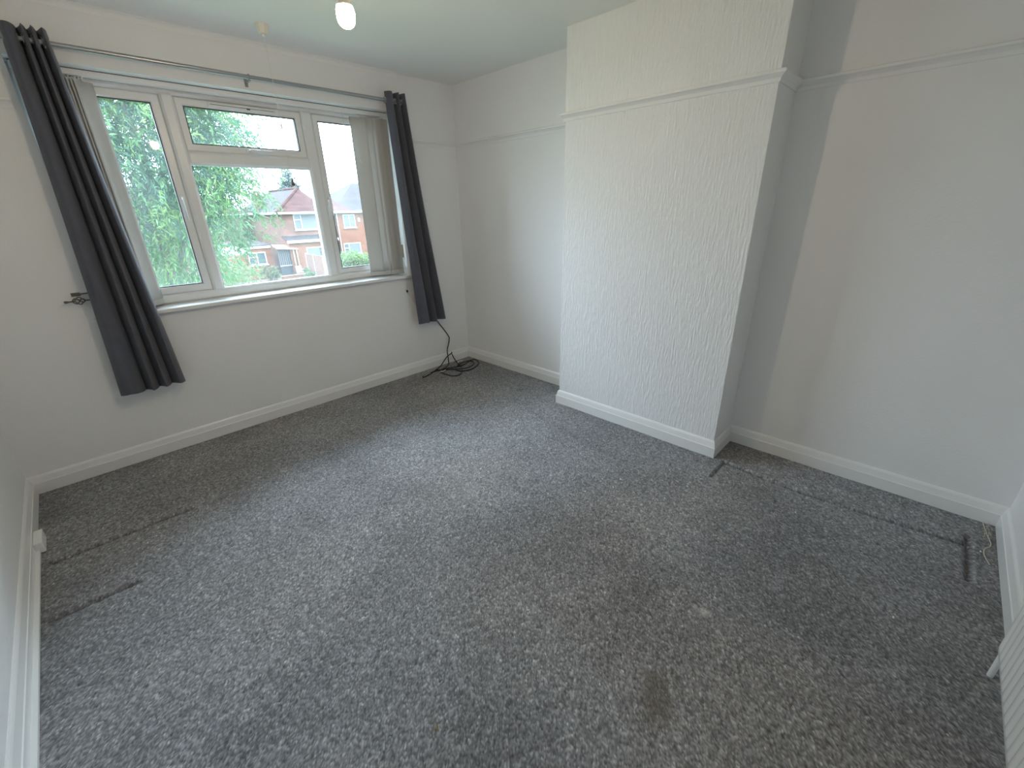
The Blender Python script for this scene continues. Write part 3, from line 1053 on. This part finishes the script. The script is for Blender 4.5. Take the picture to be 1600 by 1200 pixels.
def ridge(parent, p, q, m='roof_red'):
    MB().tube([p, q], 0.13, 6).build('ridge_tiles', m, parent)


def chimney(parent, x, y, z0, z1, w=0.65, d=0.8, m='brick_brown', pots=2):
    c = MB()
    c.box(x - w / 2, x + w / 2, y - d / 2, y + d / 2, z0, z1 - .12)
    c.box(x - w / 2 - .06, x + w / 2 + .06, y - d / 2 - .06, y + d / 2 + .06, z1 - .12, z1)
    o = c.build('chimney', m, parent)
    for i in range(pots):
        px = x + (i - (pots - 1) / 2) * 0.3
        MB().lathe([(0.11, 0), (0.10, 0.2), (0.13, 0.24), (0.13, 0.3), (0.09, 0.3)], (px, y, z1), 10).build('chimney_pot', 'terracotta', o)


# --- brown brick house in the middle
ha = thing('brick_house', (12.8, 40, GZ), 'brown brick house with hipped red tile roof seen through the middle pane', 'house', 'brick houses beyond the garden')
MB().box(10.6, 14.6, 36, 47, GZ, 1.5).build('wall', 'brick_brown', ha)
fac, bb, rr = hip_roof(10.6, 14.6, 36, 47, 1.52, 3.45, 2.35, xr=13.2)
roof(ha, fac, {'l': 'roof_grey', 'r': 'roof_grey'})
ridge(ha, bb[0], rr[0]); ridge(ha, rr[0], rr[1])
g = MB()
g.box(10.28, 14.88, 35.62, 35.74, 1.40, 1.56)
g.box(10.26, 10.38, 35.62, 47.3, 1.40, 1.56)
g.build('gutter', 'ext_white', ha)
xwin(ha, 11.62, 13.78, 0.15, 1.40, 36, mull=(12.22,), rails=((11.65, 12.2, 0.95),), slats=(12.3, 13.7, 11))
chimney(ha, 11.05, 41.8, 1.6, 3.05, 0.6, 0.7)
ex = MB().box(10.55, 14.6, 35.1, 36.02, GZ, -0.62).build('extension', 'brick_orange', ha)
slab([(10.4, 34.9, -0.60), (14.7, 34.9, -0.60), (14.7, 36.02, -0.28), (10.4, 36.02, -0.28)], 0.06).build('extension_roof', 'roof_grey', ha)
MB().box(10.4, 14.7, 34.86, 34.92, -0.80, -0.60).build('fascia', 'ext_white', ha)
xwin(ha, 11.85, 14.3, -2.25, -1.22, 35.1, mull=(13.35,), slats=(11.95, 12.95, 8))
# porch between the two extensions
pcx = MB()
pcx.box(9.62, 10.60, 35.30, 35.36, -3.45, -1.25)
pco = pcx.build('porch_screen', 'ext_dark', ha)
for i in range(7):
    MB().tube([(9.66 + i * 0.15, 35.28, -2.5), (9.66 + i * 0.15, 35.28, -1.3)], 0.012, 5).build('screen_bar', 'post_pale', pco)
MB().box(9.6, 10.6, 35.24, 35.29, -2.56, -2.48).build('screen_rail', 'post_pale', pco)
slab([(9.48, 34.9, -1.06), (11.15, 34.9, -1.22), (11.15, 36.02, -0.98), (9.48, 36.02, -0.85)], 0.10).build('porch_roof', 'timber_orange', ha)
for x in (10.75, 11.0):
    MB().box(x - .05, x + .05, 34.95, 35.05, GZ, -1.25).build('porch_post', 'timber_orange', ha)

# --- flat roofed garden room left of it
hg = thing('garden_room', (7.2, 37.5, GZ), 'low orange brick extension with white fascia and white window', 'extension')
MB().box(4.6, 9.42, 36, 39.4, GZ, -1.06).build('wall', 'brick_orange', hg)
MB().box(4.5, 9.38, 35.9, 36.0, -1.08, -0.86).build('fascia', 'ext_white', hg)
slab([(4.45, 35.88, -0.84), (9.44, 35.88, -0.84), (9.44, 39.5, -0.62), (4.45, 39.5, -0.62)], 0.05).build('roof_slab', 'roof_grey', hg)
xwin(hg, 7.62, 8.92, -2.32, -1.36, 36, mull=(8.25,), rails=((7.66, 8.2, -1.72),))

# --- house behind the tree
hc = thing('brick_house', (5.0, 47, GZ), 'reddish brick house half hidden behind the green tree', 'house', 'brick houses beyond the garden')
MB().box(-1.0, 9.6, 43, 51, GZ, 1.5).build('wall', 'brick_brown', hc)
fac, bb, rr = hip_roof(-1.0, 9.6, 43, 51, 1.52, 3.75, 0, 3.4)
roof(hc, fac, {})
ridge(hc, bb[1], rr[1]); ridge(hc, rr[0], rr[1])
MB().box(-1.3, 9.9, 42.62, 42.74, 1.40, 1.55).build('gutter', 'ext_white', hc)
for x in (1.2, 5.9):
    xwin(hc, x, x + 2.0, 0.1, 1.25, 43, mull=(x + 1.0,))
xwin(hc, 6.2, 8.4, -2.4, -1.2, 43, mull=(7.3,))
chimney(hc, 9.9, 49.0, 1.6, 4.2, 0.5, 0.8)
ae = MB()
ae.tube([(10.6, 48, 1.8), (10.6, 48, 4.3)], 0.02, 5)
ae.tube([(10.15, 48, 4.05), (11.0, 48, 4.25)], 0.015, 5)
for i in range(5):
    ae.tube([(10.2 + i * .17, 47.8, 4.07 + i * .045), (10.2 + i * .17, 48.2, 4.07 + i * .045)], 0.01, 4)
ae.build('aerial', 'ext_dark', hc)

# --- orange house on the right
hd = thing('brick_house', (17.4, 40, GZ), 'bright orange brick house with grey roof seen through the right pane', 'house', 'brick houses beyond the garden')
MB().box(15.25, 17.85, 36, 45, GZ, 1.46).build('wall', 'brick_orange', hd)
MB().box(17.85, 24, 36.6, 45, GZ, 1.46).build('side_wall', 'roof_grey', hd)
fac, bb, rr = hip_roof(15.25, 24.0, 36, 45, 1.50, 4.1, 0, 4.6)
roof(hd, fac, {'f': 'roof_grey', 'l': 'roof_grey', 'r': 'roof_grey', 'b': 'roof_grey'})
slab([(14.92, 35.7, 1.53), (16.9, 35.7, 1.53), (15.75, 37.9, 2.70)], 0.08).build('roof_slope', 'roof_red', hd)
slab([(14.92, 35.7, 1.53), (15.75, 37.9, 2.70), (15.75, 44.0, 2.70), (14.92, 44.0, 1.53)], 0.08).build('roof_slope', 'roof_red', hd)
MB().box(15.0, 18.1, 35.62, 35.74, 1.38, 1.54).build('gutter', 'ext_white', hd)
MB().tube([(15.32, 35.92, 1.4), (15.32, 35.92, GZ)], 0.045, 8).build('drainpipe', 'ext_white', hd)
xwin(hd, 15.88, 17.02, 0.14, 1.26, 36, mull=(16.45,))
xwin(hd, 15.55, 17.2, -2.15, -1.18, 36, mull=(16.05,), rails=((15.6, 16.0, -1.6),), slats=(16.1, 17.12, 9))
MB().box(17.28, 17.45, 35.9, 36.0, 0.62, 0.95).build('alarm_box', 'ext_white', hd)

# --- fence, low wall, patio things
fn = thing('garden_fence', (11.4, 30, GZ), 'brown lapped timber fence with pale posts beside the brick house', 'fence')
ys_ = [34.2, 32.7, 30.9, 29.2, 27.4, 25.6]
for i, y in enumerate(ys_):
    MB().cbox(11.33, 11.47, y - 0.06, y + 0.06, GZ, -1.60, 0.01).build('post', 'post_pale', fn)
for a, b_ in zip(ys_[:-1], ys_[1:]):
    pn = MB()
    for k_ in range(10):
        z0 = -3.2 + k_ * 0.15
        pn.prism([(11.385, z0), (11.41, z0), (11.40, z0 + 0.17), (11.39, z0 + 0.17)], 'Y', b_ + 0.06, a - 0.06)
    pn.build('lapped_panel', 'fence_wood', fn)
    MB().box(11.37, 11.44, b_ + .06, a - .06, -1.70, -1.66).build('capping', 'fence_wood', fn)
lw = thing('garden_wall', (10.3, 33.3, GZ), 'low orange brick garden wall in front of the porch', 'wall')
MB().box(8.9, 11.28, 33.2, 33.42, GZ, -3.12).build('brickwork', 'brick_orange', lw)
MB().box(8.86, 11.30, 33.16, 33.46, -3.12, -3.06).build('coping', 'terracotta', lw)
ch = thing('garden_chair', (10.75, 34.3, GZ), 'white plastic garden chair on the patio by the porch', 'chair')
MB().box(10.5, 10.95, 34.1, 34.55, -3.06, -3.02).build('seat', 'ext_white', ch)
MB().box(10.5, 10.95, 34.5, 34.55, -3.02, -2.55).build('backrest', 'ext_white', ch)
for x in (10.53, 10.92):
    for y in (34.13, 34.52):
        MB().tube([(x, y, GZ + .02), (x, y, -3.04)], 0.025, 6).build('leg', 'ext_white', ch)
    MB().box(x - .025, x + .025, 34.1, 34.5, -2.84, -2.80).build('armrest', 'ext_white', ch)


gz = thing('garden_gazebo', (5.6, 31, GZ), 'cream canopy roof seen through the willow leaves in the middle pane', 'gazebo')
ap = (5.45, 31, -0.42)
co = [(4.3, 29.9, -0.98), (6.5, 29.9, -0.98), (6.5, 32.1, -0.98), (4.3, 32.1, -0.98)]
for i in range(4):
    slab([co[i], co[(i + 1) % 4], ap], 0.03).build('canopy_panel', 'ext_white', gz)
    MB().box(co[i][0] - .04 + (.06 if i in (0, 3) else -.06), co[i][0] + .04 + (.06 if i in (0, 3) else -.06), co[i][1] - .04 + (.06 if i < 2 else -.06), co[i][1] + .04 + (.06 if i < 2 else -.06), GZ, -1.0).build('post', 'fence_wood', gz)


# --- greenery
def leaves(name, P, D, length, width, m, parent, kind='stuff', droop=0.3):
    """P: positions, D: leaf directions; one diamond-folded blade of two triangles pairs per leaf"""
    n = len(P)
    D = D / np.linalg.norm(D, axis=1, keepdims=True)
    U = np.cross(D, rng.normal(size=(n, 3)))
    U /= np.linalg.norm(U, axis=1, keepdims=True)
    N = np.cross(D, U)
    ln = length * rng.uniform(0.7, 1.25, (n, 1))
    wd_ = width * rng.uniform(0.8, 1.2, (n, 1))
    a = P
    c = P + D * ln + np.array([0, 0, -1]) * ln * droop * rng.uniform(0, 1, (n, 1))
    mid = P + D * ln * 0.45
    b1 = mid + U * wd_ * .5 + N * wd_ * .15
    b2 = mid - U * wd_ * .5 + N * wd_ * .15
    V = np.stack([a, b1, c, b2], 1).reshape(-1, 3)
    i0 = np.arange(n) * 4
    F = np.concatenate([np.stack([i0, i0 + 1, i0 + 2], 1), np.stack([i0, i0 + 2, i0 + 3], 1)])
    me = np_mesh(name, V, F, m)
    return link(name, me, parent, kind=kind)


def crown(center, rad, n_clump, twigs, per, twig_len, clump_r, keep=None, droop=0.55):
    """sprays of leaves: clumps in an ellipsoid, twigs in each clump, leaves along each twig"""
    C0 = np.array(center)
    R0 = np.array(rad)
    cl = rng.normal(size=(n_clump * 3, 3))
    cl /= np.linalg.norm(cl, axis=1, keepdims=True)
    cl *= rng.uniform(0.25, 1.0, (len(cl), 1)) ** 0.5
    cl = (C0 + cl * R0)
    if keep is not None:
        cl = cl[keep(cl)]
    cl = cl[:n_clump]
    T = np.repeat(cl, twigs, 0) + rng.normal(0, 1, (len(cl) * twigs, 3)) * clump_r
    d = (T - C0) / R0
    d = d / (np.linalg.norm(d, axis=1, keepdims=True) + 1e-6) + rng.normal(0, 0.55, d.shape)
    d[:, 2] -= 0.15
    d /= np.linalg.norm(d, axis=1, keepdims=True)
    s = np.linspace(0, 1, per)
    P = T[:, None, :] + d[:, None, :] * (s * twig_len)[None, :, None]
    P[:, :, 2] -= (droop * twig_len * s ** 2)[None, :]
    D = d[:, None, :] * 0.7 + rng.normal(0, 0.6, P.shape)
    D[:, :, 2] -= 0.35
    return P.reshape(-1, 3), D.reshape(-1, 3)


def tree(name, label, base, limbs, crowns, leaf, group=None, trunk_r=0.14):
    tr = thing(name, base, label, 'tree', group)
    tk_ = MB()
    for pts, r0, r1 in limbs:
        sp_ = spline(pts, 6)
        tk_.tube(sp_, [r0 + (r1 - r0) * i / (len(sp_) - 1) for i in range(len(sp_))], 8)
    tk_.build('trunk', 'bark', tr, smooth=True)
    for (P, D), (ln, wd_), m in zip(crowns, leaf, [c for c in leaf_m]):
        leaves('foliage', P, D, ln, wd_, m, tr)
    return tr


# big willow-like tree left of the window view
TC = np.array([-1.15, 8.2, 2.2])
kp = lambda c: (c[:, 0] < 0.38 - 0.72 * np.maximum(0, 1.9 - c[:, 2])) & (c[:, 1] > 6.0)
leaf_m = ['leaf_green', 'leaf_lime', 'leaf_cool']
lp = ((0.115, 0.030),) * 3
cr_ = [crown(TC, (2.4, 1.8, 2.9), 130, 12, 16, 0.62, 0.20, kp), crown(TC + np.array([0, -0.3, .2]), (2.3, 1.5, 2.8), 60, 11, 16, 0.6, 0.18, kp),
       crown(TC + np.array([-0.3, .3, 1.2]), (2.1, 1.7, 2.0), 240, 12, 16, 0.62, 0.20, kp)]
tree('willow_tree', 'large bright green willow tree filling the left window pane', (-1.2, 8.4, GZ),
     [([(-1.2, 8.4, GZ), (-1.15, 8.4, -1.5), (-1.2, 8.35, 0.5), (-1.1, 8.3, 2.5), (-1.2, 8.2, 4.6)], 0.16, 0.03),
      ([(-1.2, 8.35, 0.2), (-0.6, 8.2, 1.3), (0.1, 8.1, 2.0), (0.7, 8.0, 2.35)], 0.06, 0.010),
      ([(-1.15, 8.35, 1.0), (-1.9, 8.2, 2.1), (-2.6, 8.0, 3.2)], 0.06, 0.012),
      ([(-1.12, 8.3, 1.8), (-0.5, 8.5, 2.9), (0.2, 8.6, 3.8)], 0.05, 0.010),
      ([(0.7, 8.0, 2.35), (1.1, 8.0, 2.55), (1.42, 8.0, 2.62)], 0.010, 0.006),
      ([(0.3, 8.05, 1.6), (0.9, 8.0, 1.35), (1.15, 8.0, 1.15)], 0.012, 0.006)],
     cr_, lp)
# loose sprigs at the ends of the outer branches
wt = [o for o in bpy.data.objects if o.name == 'willow_tree'][0]
for (c, n) in (((1.40, 8.0, 2.60), 26), ((1.28, 8.0, 2.15), 12), ((0.95, 8.0, 1.30), 60), ((0.80, 8.1, 0.95), 34), ((0.60, 8.0, 1.45), 90), ((1.02, 8.0, 2.95), 14), ((1.0, 8.0, 3.15), 10), ((0.75, 8.0, 1.75), 70),
               ((0.30, 8.0, 1.0), 120), ((0.15, 8.1, 0.75), 90)):
    P = np.array(c) + rng.normal(0, 0.08, (n, 3))
    leaves('sprig', P, rng.normal(0, 1, (n, 3)), 0.11, 0.026, 'leaf_green', wt)

leaf_m = ['leaf_cool', 'leaf_green']
tree('green_tree', 'darker green tree further back behind the willow', (-3.6, 13.5, GZ),
     [([(-3.6, 13.5, GZ), (-3.5, 13.5, -0.5), (-3.4, 13.5, 2.5), (-3.5, 13.4, 5)], 0.18, 0.03)],
     [crown((-3.0, 13.5, 2.6), (3.2, 1.8, 4.2), 130, 10, 14, 0.8, 0.28), crown((-1.2, 13.0, 0.0), (2.2, 1.5, 2.2), 70, 10, 14, 0.8, 0.25)], ((0.15, 0.045),) * 2)


def shrub(name, label, c, rad, n, m, ln=0.10, wd_=0.03, group=None, stems=5, tw=0.4):
    s = thing(name, (c[0], c[1], GZ), label, 'shrub', group or 'shrubs in the gardens')
    b = MB()
    for i in range(stems):
        a = 2 * PI * i / stems
        b.tube(spline([(c[0], c[1], GZ), (c[0] + .2 * rad[0] * math.cos(a), c[1] + .2 * rad[1] * math.sin(a), (GZ + c[2]) / 2),
                       (c[0] + .6 * rad[0] * math.cos(a), c[1] + .6 * rad[1] * math.sin(a), c[2] + .5 * rad[2])], 5), 0.02, 6)
    b.build('stems', 'bark', s)
    P, D = crown(c, rad, n, 9, 12, tw, tw * .35, droop=0.2)
    leaves('foliage', P, D, ln, wd_, m, s)
    return s


shrub('garden_shrub', 'grey green garden shrub low in the middle pane', (2.12, 17.0, -1.68), (0.85, 0.8, 1.25), 75, 'leaf_grey')
shrub('garden_shrub', 'silvery pale shrub beside the grey green shrub at the mullion', (1.3, 18.7, -1.35), (0.5, 0.5, 0.8), 26, 'leaf_silver')
shrub('garden_shrub', 'small bushy plant in front of the garden room window', (8.6, 34.8, -2.8), (0.5, 0.3, 0.32), 12, 'leaf_grey', 0.14, 0.05, tw=0.25)
shrub('garden_shrub', 'small green bush at the foot of the fence', (10.75, 32.4, -3.1), (0.25, 0.3, 0.3), 14, 'leaf_hedge', 0.12, 0.05, tw=0.2)
shrub('potted_plant', 'leafy plant beside the white garden chair', (11.02, 33.75, -2.85), (0.08, 0.08, 0.22), 10, 'leaf_grey', 0.09, 0.035, tw=0.10)
hd_ = thing('garden_hedge', (9.3, 20.5, GZ), 'light green hedge below the orange house', 'hedge')
n = 26000
P = np.stack([rng.uniform(7.45, 12, n), 20.5 + rng.normal(0, 0.35, n), rng.uniform(GZ, -0.72, n) + 0.10 * np.sin(rng.uniform(0, 50, n))], 1)
P[:, 2] += 0.12 * np.sin(P[:, 0] * 3.1) + 0.07 * np.sin(P[:, 0] * 8)
leaves('foliage', P, rng.normal(0, 1, (n, 3)), 0.10, 0.055, 'leaf_hedge', hd_)
MB().box(7.6, 11.8, 20.35, 20.65, GZ, -1.1).build('core', 'bark', hd_)
for (nm, lab, c, rad, nn, sz) in (('poplar_tree', 'slim poplar top rising behind the red tiled ridge', (20.7, 60, 3.0), (0.85, 0.85, 3.3), 90, 0.3),
                                  ('distant_tree', 'distant bushy tree top above the grey roof', (31.5, 60, 2.6), (2.0, 1.6, 2.8), 50, 0.4)):
    tr = thing(nm, (c[0], c[1], GZ), lab, 'tree')
    MB().tube([(c[0], c[1], GZ), (c[0], c[1], c[2] + rad[2] * .7)], [0.2, 0.05], 8).build('trunk', 'bark', tr)
    P, D = crown(c, rad, nn, 10, 10, 0.6, 0.2, droop=-0.4)
    leaves('foliage', P, D, sz, sz * .45, 'leaf_far', tr)
